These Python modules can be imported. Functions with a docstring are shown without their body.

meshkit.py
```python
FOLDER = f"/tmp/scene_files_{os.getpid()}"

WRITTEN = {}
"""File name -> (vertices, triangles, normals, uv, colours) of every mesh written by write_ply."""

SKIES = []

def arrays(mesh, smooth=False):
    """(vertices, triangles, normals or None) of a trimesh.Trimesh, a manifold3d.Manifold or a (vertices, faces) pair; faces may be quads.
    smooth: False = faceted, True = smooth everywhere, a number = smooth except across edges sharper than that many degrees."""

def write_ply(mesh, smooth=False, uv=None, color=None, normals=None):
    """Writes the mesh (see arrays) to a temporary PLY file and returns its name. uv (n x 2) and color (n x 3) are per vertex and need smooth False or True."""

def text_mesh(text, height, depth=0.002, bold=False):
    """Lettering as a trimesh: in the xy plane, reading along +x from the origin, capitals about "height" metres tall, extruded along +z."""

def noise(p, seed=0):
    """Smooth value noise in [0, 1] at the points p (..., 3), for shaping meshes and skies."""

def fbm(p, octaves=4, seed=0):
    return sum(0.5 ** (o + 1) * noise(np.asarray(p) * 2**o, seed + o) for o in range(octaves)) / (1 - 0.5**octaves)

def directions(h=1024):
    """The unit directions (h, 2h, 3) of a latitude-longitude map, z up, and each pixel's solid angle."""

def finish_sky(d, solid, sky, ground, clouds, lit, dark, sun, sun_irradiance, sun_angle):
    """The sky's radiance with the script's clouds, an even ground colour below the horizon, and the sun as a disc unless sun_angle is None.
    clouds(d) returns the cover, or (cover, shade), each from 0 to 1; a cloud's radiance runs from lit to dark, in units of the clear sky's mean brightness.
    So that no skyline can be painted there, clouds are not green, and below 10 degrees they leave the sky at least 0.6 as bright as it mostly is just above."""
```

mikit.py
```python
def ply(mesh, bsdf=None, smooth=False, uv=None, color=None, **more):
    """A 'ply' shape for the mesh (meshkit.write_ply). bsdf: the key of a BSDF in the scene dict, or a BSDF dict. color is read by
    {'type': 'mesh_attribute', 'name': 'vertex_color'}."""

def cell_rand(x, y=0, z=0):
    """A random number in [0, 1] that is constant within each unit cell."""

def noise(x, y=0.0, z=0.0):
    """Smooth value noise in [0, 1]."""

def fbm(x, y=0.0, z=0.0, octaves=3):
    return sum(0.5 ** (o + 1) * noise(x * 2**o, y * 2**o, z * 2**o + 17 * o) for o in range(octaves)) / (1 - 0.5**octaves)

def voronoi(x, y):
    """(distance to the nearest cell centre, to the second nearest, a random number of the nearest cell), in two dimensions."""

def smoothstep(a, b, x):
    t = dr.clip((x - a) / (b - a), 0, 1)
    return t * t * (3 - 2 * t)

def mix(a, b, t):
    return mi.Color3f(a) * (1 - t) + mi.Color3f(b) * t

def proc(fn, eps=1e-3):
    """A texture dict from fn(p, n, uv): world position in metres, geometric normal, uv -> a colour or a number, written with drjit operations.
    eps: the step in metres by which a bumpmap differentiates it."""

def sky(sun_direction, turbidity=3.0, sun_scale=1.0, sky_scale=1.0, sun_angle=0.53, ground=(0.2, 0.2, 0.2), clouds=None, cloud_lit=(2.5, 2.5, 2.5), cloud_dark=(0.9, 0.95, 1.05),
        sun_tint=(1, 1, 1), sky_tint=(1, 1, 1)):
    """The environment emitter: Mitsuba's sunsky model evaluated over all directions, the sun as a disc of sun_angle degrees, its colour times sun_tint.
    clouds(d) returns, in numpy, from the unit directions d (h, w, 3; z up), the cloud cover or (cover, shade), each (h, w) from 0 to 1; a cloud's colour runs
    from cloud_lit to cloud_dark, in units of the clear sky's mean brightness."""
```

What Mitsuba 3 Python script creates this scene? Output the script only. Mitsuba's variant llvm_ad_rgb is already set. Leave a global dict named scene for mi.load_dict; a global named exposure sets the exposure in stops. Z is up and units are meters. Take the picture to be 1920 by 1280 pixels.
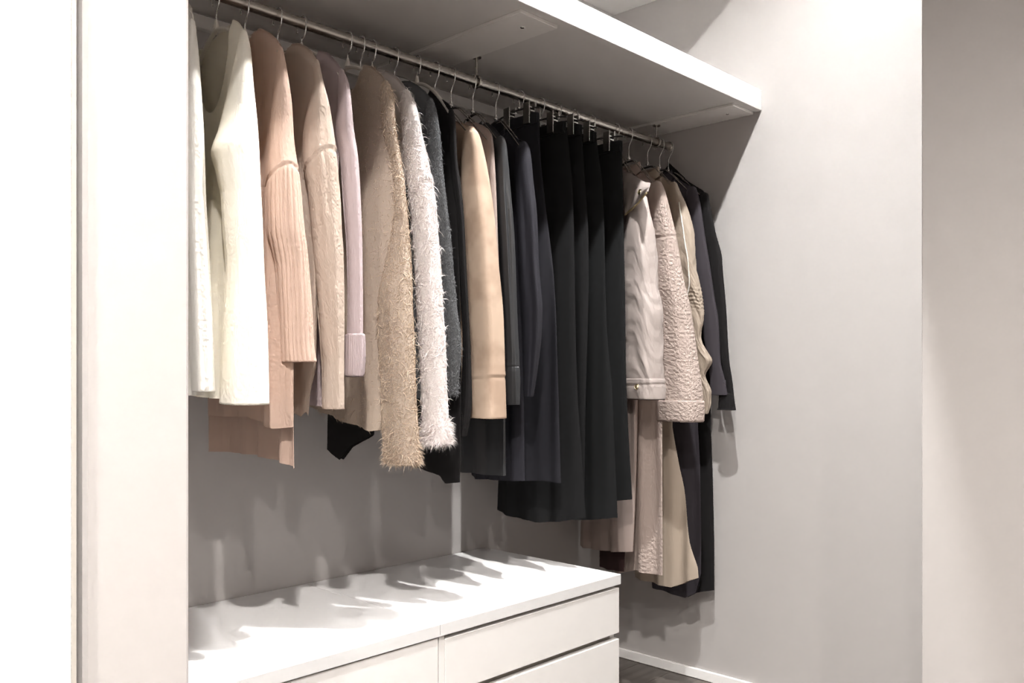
import math, random
import numpy as np, trimesh, mitsuba as mi, drjit as dr
import mikit, meshkit
from scipy.interpolate import PchipInterpolator
T = mi.ScalarTransform4f
scene, labels = {}, {}
rng = np.random.default_rng(7)

# ------------------------------------------------------------------ camera, exposure, lamps
FPX, CX, CY = 1638.0, 960.0, 700.0          # focal length and principal point, in pixels of the 1920x1280 frame
CAM_Z = 1.10
YAW = math.radians(43.6)
DV = np.array([math.cos(YAW), math.sin(YAW)])   # view direction on the floor plan
RV = np.array([math.sin(YAW), -math.cos(YAW)])  # to the right
exposure = -0.12
scene['camera'] = {'type': 'perspective', 'fov': math.degrees(2 * math.atan(960 / FPX)), 'fov_axis': 'x', 'near_clip': 0.05, 'far_clip': 50.0,
                   'principal_point_offset_y': -(CY - 640) / 1280,
                   'to_world': T().look_at(origin=[0, 0, CAM_Z], target=[DV[0], DV[1], CAM_Z], up=[0, 0, 1])}
CEIL = 2.84
CAN = 0.035
# ceiling downlights: x, y, radius, radiance
LAMPS = [(0.56, 1.02, 0.022, 2600.0), (1.69, 1.02, 0.022, 15500.0), (2.38, 1.00, 0.022, 2300.0)]
ROOM_LAMPS = [(0.02, 0.10, 0.05, 6200.0), (-0.05, -1.10, 0.05, 3000.0), (-1.20, -0.60, 0.05, 4200.0)]
LAMP_LABELS = ['ceiling downlight by the left wall, above the white sweaters', 'ceiling downlight above the dark shirts in the middle of the rail', 'ceiling downlight by the right wall, above the pale coats', 'ceiling downlight of the room, before the white door', 'ceiling downlight of the room, farther back from the closet', 'ceiling downlight of the room, farthest to the left']
LAMP_TINT = np.array([1.0, 0.98, 0.955])
ROOM_TINT = np.array([1.0, 0.94, 0.885])

# ------------------------------------------------------------------ helpers
def mat(key, d):
    scene[key] = d
    return key

def rgb(c):
    return {'type': 'rgb', 'value': [float(x) for x in c]}

def srgb(r, g, b, k=1.0):
    c = np.array([r, g, b]) / 255.0
    c = np.where(c <= 0.04045, c / 12.92, ((c + 0.055) / 1.055) ** 2.4)
    return tuple(np.clip(c * k, 0, 0.95))

_n = {}
def key_for(name):
    if name not in _n:
        _n[name] = 0
        return name
    _n[name] += 1
    return f'{name}_{_n[name]:03d}'

def put(name, mesh, m, parent=None, smooth=False, uv=None, label=None, cat=None, group=None, kind=None, **more):
    key = key_for(f'{parent}__{name}' if parent else name)
    scene[key] = mikit.ply(mesh, m, smooth=smooth, uv=uv, **more)
    tag(key, label, cat, group, kind)
    return key

def tag(key, label=None, cat=None, group=None, kind=None):
    d = {}
    if label: d['label'] = label
    if cat: d['category'] = cat
    if group: d['group'] = group
    if kind: d['kind'] = kind
    if d: labels[key] = d

def thing(name, label, cat, group=None):
    key = key_for(name)
    tag(key, label, cat, group)
    return key

def box(x0, x1, y0, y1, z0, z1, bev=0.0):
    if bev <= 0:
        m = trimesh.creation.box(extents=(x1 - x0, y1 - y0, z1 - z0))
    else:
        pts = []
        for sx in (0, 1):
            for sy in (0, 1):
                for sz in (0, 1):
                    for ax in range(3):
                        p = [(x0, x1)[sx], (y0, y1)[sy], (z0, z1)[sz]]
                        for k in range(3):
                            if k != ax:
                                p[k] += bev * (1, -1)[(sx, sy, sz)[k]]
                        pts.append(p)
        return trimesh.convex.convex_hull(np.array(pts))
    m.apply_translation(((x0 + x1) / 2, (y0 + y1) / 2, (z0 + z1) / 2))
    return m

def tube(pts, r, sides=8, caps=True):
    p = np.asarray(pts, float)
    r = np.broadcast_to(np.asarray(r, float), (len(p),))
    t = np.gradient(p, axis=0)
    t /= np.linalg.norm(t, axis=1, keepdims=True) + 1e-12
    a = np.cross(t[0], [0.31, 0.17, 0.93]); a /= np.linalg.norm(a)
    A = []
    for k in range(len(p)):
        a = a - t[k] * (a @ t[k]); a /= np.linalg.norm(a) + 1e-12
        A.append(a)
    A = np.array(A); B = np.cross(t, A)
    ang = np.arange(sides) * 2 * np.pi / sides
    v = p[:, None] + r[:, None, None] * (np.cos(ang)[None, :, None] * A[:, None] + np.sin(ang)[None, :, None] * B[:, None])
    i, j = np.meshgrid(np.arange(len(p) - 1), np.arange(sides), indexing='ij')
    q = np.stack([i * sides + j, i * sides + (j + 1) % sides, (i + 1) * sides + (j + 1) % sides, (i + 1) * sides + j], -1).reshape(-1, 4)
    f = np.vstack([q[:, [0, 1, 2]], q[:, [0, 2, 3]]])
    v = v.reshape(-1, 3)
    if caps:
        n = len(v)
        v = np.vstack([v, p[0], p[-1]])
        jj = np.arange(sides); e = (len(p) - 1) * sides
        f = np.vstack([f, np.stack([jj * 0 + n, (jj + 1) % sides, jj], 1), np.stack([jj * 0 + n + 1, e + jj, e + (jj + 1) % sides], 1)])
    return trimesh.Trimesh(v, f, process=False)

def cat_m(ms):
    return trimesh.util.concatenate(ms)

def ball(c, r, sub=2):
    m = trimesh.creation.icosphere(subdivisions=sub, radius=r)
    m.apply_translation(c)
    return m

def spline(pts, n):
    p = np.asarray(pts, float)
    d = np.r_[0, np.cumsum(np.linalg.norm(np.diff(p, axis=0), axis=1))]
    return PchipInterpolator(d, p)(np.linspace(0, d[-1], n))

# where the line of sight through a measured image point meets a real vertical plane
def ray(x, y):
    t = (x - CX) / FPX
    return DV + RV * t, (CY - y) / FPX

class Frame:
    """A garment's own frame: origin on the rail, u towards the closet's front, n towards the right-hand wall, z up."""
    def __init__(self, X, th):
        self.o = np.array([X, ROD_Y]); self.th = th
        self.u = np.array([-math.sin(th), -math.cos(th)]); self.n = np.array([math.cos(th), -math.sin(th)])
    def uz(self, x, y, off=0.0):
        d, s = ray(x, y)
        o = self.o + self.n * off
        lam = (o @ self.n) / (d @ self.n)
        return (d * lam - o) @ self.u, CAM_Z + s * lam
    def at(self, u, n, z):
        u, n, z = np.broadcast_arrays(np.asarray(u, float), np.asarray(n, float), np.asarray(z, float))
        return np.stack([self.o[0] + u * self.u[0] + n * self.n[0], self.o[1] + u * self.u[1] + n * self.n[1], z], -1)
    def depth(self, u, n=0.0):
        return (self.o + self.u * u + self.n * n) @ DV

def skew_for(X, xpix, L):
    """The turn of a hanger about its hook that brings the shoulder's end, L from the hook, into the line of sight xpix."""
    best = min(np.radians(np.linspace(-15, 50, 651)), key=lambda th: abs(proj_x(np.array([X, ROD_Y]) + L * np.array([-math.sin(th), -math.cos(th)])) - xpix))
    return float(best)

def proj_x(p):
    return CX + FPX * (p @ RV) / (p @ DV)

# ------------------------------------------------------------------ measures of the closet
BACK, RIGHT, LEFT_IN, LEFT_OUT, FRONT = 2.07, 2.75, 0.452, 0.340, 0.92
SHELF_Z, SHELF_Y = 2.00, 1.44
PIER_X = 2.12
ROD_Y, ROD_Z, ROD_R = 1.785, 1.928, 0.0125

# ------------------------------------------------------------------ materials
def paint_fn(c, amt=0.02, sc=3.0):
    c = np.array(c)
    def fn(p, n, uv):
        k = 1 + amt * (mikit.fbm(p.x * sc, p.y * sc, p.z * sc) - 0.5)
        return mi.Color3f(float(c[0]), float(c[1]), float(c[2])) * k
    return fn

def grain_fn(p, n, uv):
    return mikit.noise(p.x * 420, p.y * 420, p.z * 420)
GRAIN = mikit.proc(grain_fn, 5e-4)

def bumped(b, tex, scale):
    return {'type': 'twosided', 'bsdf': {'type': 'bumpmap', 'tex': tex, 'scale': scale, 'bsdf': b}}

def princ(c, rough=0.6, spec=0.4, **k):
    return {'type': 'principled', 'base_color': c if isinstance(c, dict) else rgb(c), 'roughness': rough, 'specular': spec, **k}

mat('paint_wall', bumped(princ(mikit.proc(paint_fn((0.445, 0.428, 0.42))), 0.75, 0.25), GRAIN, 0.0002))
mat('paint_ceiling', {'type': 'twosided', 'bsdf': {'type': 'diffuse', 'reflectance': rgb((0.70, 0.68, 0.65))}})
mat('paint_room', {'type': 'twosided', 'bsdf': {'type': 'diffuse', 'reflectance': rgb((0.36, 0.34, 0.33))}})
mat('paint_door', {'type': 'twosided', 'bsdf': princ((0.86, 0.86, 0.85), 0.45, 0.4)})
mat('board_white', {'type': 'twosided', 'bsdf': princ((0.69, 0.68, 0.665), 0.42, 0.4)})
mat('board_batten', {'type': 'twosided', 'bsdf': princ((0.80, 0.79, 0.77), 0.5, 0.4)})
mat('edge_band', {'type': 'twosided', 'bsdf': princ((0.40, 0.38, 0.35), 0.6, 0.3)})
mat('chest_top', {'type': 'twosided', 'bsdf': princ((0.655, 0.655, 0.66), 0.30, 0.45)})
mat('chest_white', {'type': 'twosided', 'bsdf': princ((0.73, 0.72, 0.71), 0.25, 0.45)})
mat('chest_inside', {'type': 'twosided', 'bsdf': princ((0.62, 0.59, 0.55), 0.6, 0.3)})
mat('steel', {'type': 'twosided', 'bsdf': {'type': 'roughconductor', 'material': 'none', 'specular_reflectance': rgb((0.56, 0.53, 0.49)), 'alpha': 0.13}})
mat('chrome', {'type': 'twosided', 'bsdf': {'type': 'roughconductor', 'material': 'none', 'specular_reflectance': rgb((0.92, 0.91, 0.89)), 'alpha': 0.12}})
mat('brass', {'type': 'twosided', 'bsdf': {'type': 'roughconductor', 'material': 'none', 'specular_reflectance': rgb((0.93, 0.80, 0.50)), 'alpha': 0.2}})
mat('hanger_white', {'type': 'twosided', 'bsdf': princ((0.80, 0.77, 0.72), 0.35, 0.5)})
mat('hanger_black', {'type': 'twosided', 'bsdf': princ((0.02, 0.02, 0.02), 0.35, 0.5)})
mat('hanger_wire', {'type': 'twosided', 'bsdf': {'type': 'roughconductor', 'material': 'none', 'specular_reflectance': rgb((0.50, 0.46, 0.42)), 'alpha': 0.25}})
mat('clip_dark', {'type': 'twosided', 'bsdf': {'type': 'roughconductor', 'material': 'none', 'specular_reflectance': rgb((0.24, 0.235, 0.225)), 'alpha': 0.2}})
mat('lamp_can', {'type': 'twosided', 'bsdf': princ((0.05, 0.05, 0.05), 0.5, 0.3)})
mat('lamp_ring', {'type': 'twosided', 'bsdf': princ((0.85, 0.85, 0.85), 0.3, 0.5)})

def floor_fn(p, n, uv):
    plank = mikit.cell_rand(dr.floor(p.y / 0.14), dr.floor(p.x / 1.1 + 0.37 * dr.floor(p.y / 0.14)))
    g = mikit.fbm(p.x * 3.0, p.y * 60.0, plank * 9, 4)
    return mi.Color3f(0.085, 0.074, 0.066) * (0.7 + 0.5 * g + 0.35 * plank)
mat('floor_wood', {'type': 'twosided', 'bsdf': princ(mikit.proc(floor_fn), 0.42, 0.4)})

# ------------------------------------------------------------------ the room
def struct(name, mesh, m, parent=None, smooth=False, label=None):
    return put(name, mesh, m, parent, smooth=smooth, label=label, kind='structure' if not parent else None)

RX0, RX1, RY0 = -1.7, RIGHT + 0.2, -2.4
fl = thing('floor', 'dark brown plank floor at the foot of the right wall', 'floor')
labels[fl]['kind'] = 'structure'
# planks run along x; only the strip by the right wall can be seen
row = 0
ys = np.arange(RY0, BACK + 0.13, 0.14)
frng = np.random.default_rng(3)
for k, y0 in enumerate(ys):
    x = RX0
    off = (k * 0.37) % 1.0
    first = True
    visible = y0 > 0.8
    if not visible:
        continue
    while x < RX1:
        x1 = x + (off * 1.1 + 0.05 if first else 1.1); first = False
        x1 = min(x1, RX1)
        if x1 - x > 0.03:
            dz = frng.uniform(-0.0004, 0.0004)
            put('plank', box(x + 0.0007, x1 - 0.0007, y0 + 0.0007, min(y0 + 0.14, BACK + 0.1) - 0.0007, -0.02, dz, 0.0012), 'floor_wood', fl)
        x = x1
put('base', box(RX0, RX1, RY0, ys[ys > 0.8][0] - 0.0007, -0.02, 0.0), 'floor_wood', fl)
put('subfloor', box(RX0, RX1, RY0, BACK + 0.1, -0.06, -0.021), 'floor_wood', fl)

struct('ceiling', box(RX0, RX1, RY0, BACK + 0.1, CEIL, CEIL + 0.05), 'paint_ceiling')
struct('wall_back', box(LEFT_OUT, RIGHT, BACK, BACK + 0.1, 0, CEIL), 'paint_wall')
struct('wall_right', box(RIGHT, RIGHT + 0.15, 0.765, BACK + 0.1, 0, CEIL, 0.002), 'paint_wall')
struct('wall_front_right', box(PIER_X, RIGHT + 0.15, RY0, PIER_X / 2.992, 0, CEIL, 0.002), 'paint_wall')
struct('wall_left', box(LEFT_OUT, LEFT_IN, FRONT, BACK, 0, CEIL, 0.004), 'paint_wall')
struct('wall_header', box(LEFT_OUT, RIGHT - 0.001, 0.82, 0.905, 2.235, CEIL), 'paint_wall')
struct('wall_front', box(RX0, LEFT_OUT - 0.001, FRONT + 0.045, FRONT + 0.12, 0, CEIL), 'paint_wall')
struct('wall_room', cat_m([box(RX0 - 0.05, RX0, RY0, BACK, 0, CEIL), box(RX0, RX1, RY0 - 0.05, RY0, 0, CEIL), box(RX0, LEFT_OUT, BACK, BACK + 0.05, 0, CEIL)]), 'paint_room')
struct('baseboard_right', box(RIGHT - 0.012, RIGHT, 0.775, BACK, 0.001, 0.036, 0.002), 'paint_door')
d1 = thing('door_1', 'plain white door leaf at the left edge of the photo', 'door')
labels[d1]['kind'] = 'structure'
put('leaf', box(-0.62, 0.3170, 0.886, 0.926, 0.012, 2.6, 0.003), 'paint_door', d1)
put('edge_band', box(0.3171, 0.3215, 0.888, 0.924, 0.012, 2.6), 'edge_band', d1)

# ------------------------------------------------------------------ lamps in the ceiling
for i, (x, y, r, L) in enumerate(LAMPS + ROOM_LAMPS):
    k = thing('ceiling_downlight', LAMP_LABELS[i], 'ceiling light',
              'downlights above the closet front' if i < len(LAMPS) else 'downlights of the room')
    can = trimesh.creation.annulus(r_min=r * 1.31, r_max=r * 1.31 + 0.006, height=CAN * r / 0.045, sections=40)
    can.apply_translation((x, y, CEIL - CAN * r / 0.09 - 0.0005))
    put('housing', can, 'lamp_ring' if i > 99 else 'lamp_can', k, smooth=40)
    disc = trimesh.creation.cylinder(radius=r, height=0.003, sections=40)
    disc.apply_translation((x, y, CEIL - 0.0030))
    put('diffuser', disc, 'lamp_ring', k, emitter={'type': 'area', 'radiance': rgb((LAMP_TINT if i < len(LAMPS) else ROOM_TINT) * L)})

# ------------------------------------------------------------------ shelves
def shelf(z, label, battens):
    s = thing('wall_shelf', label, 'shelf')
    put('panel', box(LEFT_IN + 0.001, RIGHT - 0.001, SHELF_Y + 0.024, BACK - 0.001, z, z + 0.028), 'board_white', s)
    put('fascia', box(LEFT_IN + 0.001, RIGHT - 0.001, SHELF_Y, SHELF_Y + 0.0235, z - 0.003, z + 0.068, 0.0015), 'board_white', s)
    if battens:
        for x0, x1 in ((0.60, 0.74), (1.575, 1.715), (2.608, RIGHT - 0.002)):
            b = put('batten', box(x0, x1, SHELF_Y + 0.03, BACK - 0.02, z - 0.010, z - 0.0005, 0.0015), 'board_batten', s)
            for yy in (SHELF_Y + 0.09, BACK - 0.12):
                c = trimesh.creation.cylinder(radius=0.005, height=0.003, sections=12); c.apply_translation(((x0 + x1) / 2, yy, z - 0.011))
                put('screw', c, 'chrome', b)
        put('rail', box(LEFT_IN + 0.002, RIGHT - 0.004, BACK - 0.018, BACK - 0.001, z - 0.044, z - 0.0105, 0.0015), 'board_batten', s)
    return s
shelf(SHELF_Z, 'long white shelf above the clothes rail, with a thick front edge', True)
shelf(2.50, 'upper white shelf high above the long shelf, only its underside in view', False)

# ------------------------------------------------------------------ clothes rail
rail = thing('clothes_rail', 'round steel clothes rail hanging under the long white shelf', 'clothes rail')
c = tube([(LEFT_IN + 0.002, ROD_Y, ROD_Z), (2.705, ROD_Y, ROD_Z)], ROD_R, 32)
put('rod', c, 'steel', rail, smooth=40)
put('end_cap', tube([(2.7055, ROD_Y, ROD_Z), (2.712, ROD_Y, ROD_Z)], 0.0155, 24), 'chrome', rail, smooth=40)
for x in (1.728, 2.625):
    ring = [(x, ROD_Y + 0.0165 * math.cos(a), ROD_Z + 0.0165 * math.sin(a)) for a in np.linspace(0, 2 * math.pi, 25)]
    plate = trimesh.creation.cylinder(radius=0.014, height=0.003, sections=20); plate.apply_translation((x, ROD_Y, SHELF_Z - (0.0025 if x < 2 else 0.0125)))
    put('bracket', cat_m([tube([(x, ROD_Y, ROD_Z + 0.016), (x, ROD_Y, SHELF_Z - (0.003 if x < 2 else 0.013))], 0.0035, 10), tube(ring, 0.0035, 8, False), plate]), 'steel', rail, smooth=40)

# ------------------------------------------------------------------ chests of drawers
CH_F, CH_B, CH_T = 1.508, BACK - 0.004, 0.5225
def chest(x0, x1, label, gap):
    k = thing('chest_of_drawers', label, 'chest of drawers')
    put('top', box(x0 + 0.0005, x1 - 0.0005, CH_F, CH_B, CH_T - 0.029, CH_T, 0.0012), 'chest_top', k)
    zt = CH_T - 0.0295
    w = 0.018
    y0 = CH_F + 0.026
    put('side_panel', box(x0 + 0.001, x0 + w, CH_F + 0.008, CH_B, 0.0, zt), 'chest_white', k)
    put('side_panel', box(x1 - w - 0.001, x1 - 0.001, CH_F + 0.026, CH_B, 0.0, zt), 'chest_white', k)
    put('body', box(x0 + w + 0.0005, x1 - w - 0.0015, y0 + 0.012, CH_B, 0.03, zt), 'chest_inside', k)
    fx0, fx1 = (x0 + 0.004, x1 - 0.003)
    z1 = zt - gap
    for z_hi, z_lo in ((z1, z1 - 0.130), (z1 - 0.147, z1 - 0.290), (z1 - 0.307, 0.045)):
        d = put('drawer', box(fx0 + 0.0145, fx1, CH_F + 0.005, CH_F + 0.0245, z_lo, z_hi, 0.0012), 'chest_white', k)
    put('plinth', box(x0 + w + 0.001, x1 - w - 0.002, CH_F + 0.03, CH_F + 0.036, 0.0, 0.029), 'chest_white', k)
chest(0.655, 1.345, 'white chest of drawers on the left, beside the closet wall', 0.0035)
chest(1.3455, 2.040, 'white chest of drawers on the right, its end panel towards the dark floor', 0.0095)

# ------------------------------------------------------------------ hangers
def hook_pts(fr, zn):
    """Question-mark hook over the rail, from the neck at zn up; the open end behind the rail."""
    r = ROD_R + 0.003
    zt = ROD_Z + 0.0
    p = [(0.0, zn), (0.0, zn + 0.02), (0.0, max(zn + 0.025, ROD_Z - 0.050)), (0.006, ROD_Z - 0.038), (0.0185, ROD_Z - 0.020), (0.021, ROD_Z - 0.004)]
    for a in np.linspace(15, 165, 9):
        p.append((r * 1.32 * math.cos(math.radians(a)), ROD_Z + r * 1.02 * math.sin(math.radians(a))))
    p += [(-0.0225, ROD_Z - 0.006), (-0.0215, ROD_Z - 0.016)]
    p = spline(p, 40)
    return fr.at(p[:, 0], 0 * p[:, 0], p[:, 1])

def hanger(fr, kind, zn, L, label, group, drop=0.085):
    k = thing({'white': 'clothes_hanger', 'wire': 'wire_hanger', 'clip': 'clip_hanger'}[kind], label, 'hanger', group)
    hp = hook_pts(fr, zn + (0.01 if kind != 'clip' else 0.008))
    put('hook', cat_m([tube(hp, 0.0017, 8), ball(hp[-1], 0.0026, 1)]), 'chrome', k, smooth=40)
    if kind == 'white':
        u = np.linspace(-L, L, 41)
        z = zn - drop * (np.abs(u) / L) ** 1.6
        put('arm', tube(fr.at(u, 0 * u, z), 0.0048, 10), 'hanger_white', k, smooth=40)
        put('neck', tube(fr.at([0, 0, 0], [0, 0, 0], [zn + 0.003, zn + 0.012, zn + 0.024]), [0.007, 0.0058, 0.003], 12), 'hanger_white', k, smooth=40)
    elif kind == 'wire':
        put('plate', tube(fr.at(np.linspace(-0.034, 0.034, 7), np.zeros(7), zn - np.r_[0.006, 0.002, 0, 0, 0, 0.002, 0.006]), 0.0035, 8), 'hanger_black', k, smooth=40)
        put('neck', cat_m([ball(fr.at(0, 0, zn + 0.010), 0.0062), tube(fr.at([0, 0], [0, 0], [zn + 0.003, zn + 0.02]), 0.0033, 10)]), 'chrome', k, smooth=40)
        for s in (-1, 1):
            for o in (-0.006, 0.006):
                u = np.linspace(0.032, L, 14)
                z = zn - 0.004 - drop * ((u - 0.032) / (L - 0.032)) ** 1.1
                put('wire', tube(fr.at(s * u, 0 * u + o, z), 0.0016, 6), 'hanger_wire', k, smooth=40)
    else:
        u = np.linspace(-L, L, 13)
        put('bar', tube(fr.at(u, 0 * u, zn - 0.012 * (np.abs(u) / L) ** 2), 0.0026, 8), 'hanger_black', k, smooth=40)
        put('neck', ball(fr.at(0, 0, zn + 0.006), 0.0055), 'chrome', k, smooth=40)
    return k

def local_box(fr, u0, u1, n0, n1, z0, z1, bev=0.0008):
    m = box(u0, u1, n0, n1, z0, z1, bev)
    v = np.array(m.vertices)
    m.vertices = fr.at(v[:, 0], v[:, 1], v[:, 2])
    m.invert() if np.linalg.det(np.array([np.r_[fr.u, 0], np.r_[fr.n, 0], [0, 0, 1]])) < 0 else None
    return m

def clip(fr, parent, u, zbar, t):
    """A metal trouser clip on the bar at u: two leaves, a spring and a thumb plate."""
    c = put('clip', cat_m([local_box(fr, u - 0.013, u + 0.013, s * (t + 0.0035) - 0.0008, s * (t + 0.0035) + 0.0008, zbar - 0.052, zbar + 0.012) for s in (-1, 1)]), 'clip_dark', parent)
    put('spring', cat_m([local_box(fr, u + 0.0132, u + 0.0152, -t - 0.0055, -t - 0.0030, zbar - 0.053, zbar + 0.015),
                         local_box(fr, u + 0.0135, u + 0.0150, -0.016, 0.016, zbar - 0.006, zbar - 0.002),
                         local_box(fr, u + 0.0135, u + 0.0150, 0.012, 0.016, zbar - 0.004, zbar + 0.016),
                         local_box(fr, u + 0.0135, u + 0.0150, -0.010, 0.008, zbar - 0.017, zbar - 0.012)]), 'chrome', c)
    return c

# ------------------------------------------------------------------ cloth
def grid_faces(R, C, wrap=False):
    i, j = np.meshgrid(np.arange(R - 1), np.arange(C if wrap else C - 1), indexing='ij')
    a = i * C + j; b = i * C + (j + 1) % C; c_ = (i + 1) * C + (j + 1) % C; d = (i + 1) * C + j
    q = np.stack([a, b, c_, d], -1).reshape(-1, 4)
    return np.vstack([q[:, [0, 1, 2]], q[:, [0, 2, 3]]])

def normals_of(v, f):
    n = np.zeros_like(v)
    fn = np.cross(v[f[:, 1]] - v[f[:, 0]], v[f[:, 2]] - v[f[:, 0]])
    for k in range(3):
        np.add.at(n, f[:, k], fn)
    return n / (np.linalg.norm(n, axis=1, keepdims=True) + 1e-12)

def lerp(a, b, t): return a + (b - a) * t
def sstep(a, b, x):
    t = np.clip((x - a) / (b - a), 0, 1)
    return t * t * (3 - 2 * t)

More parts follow.
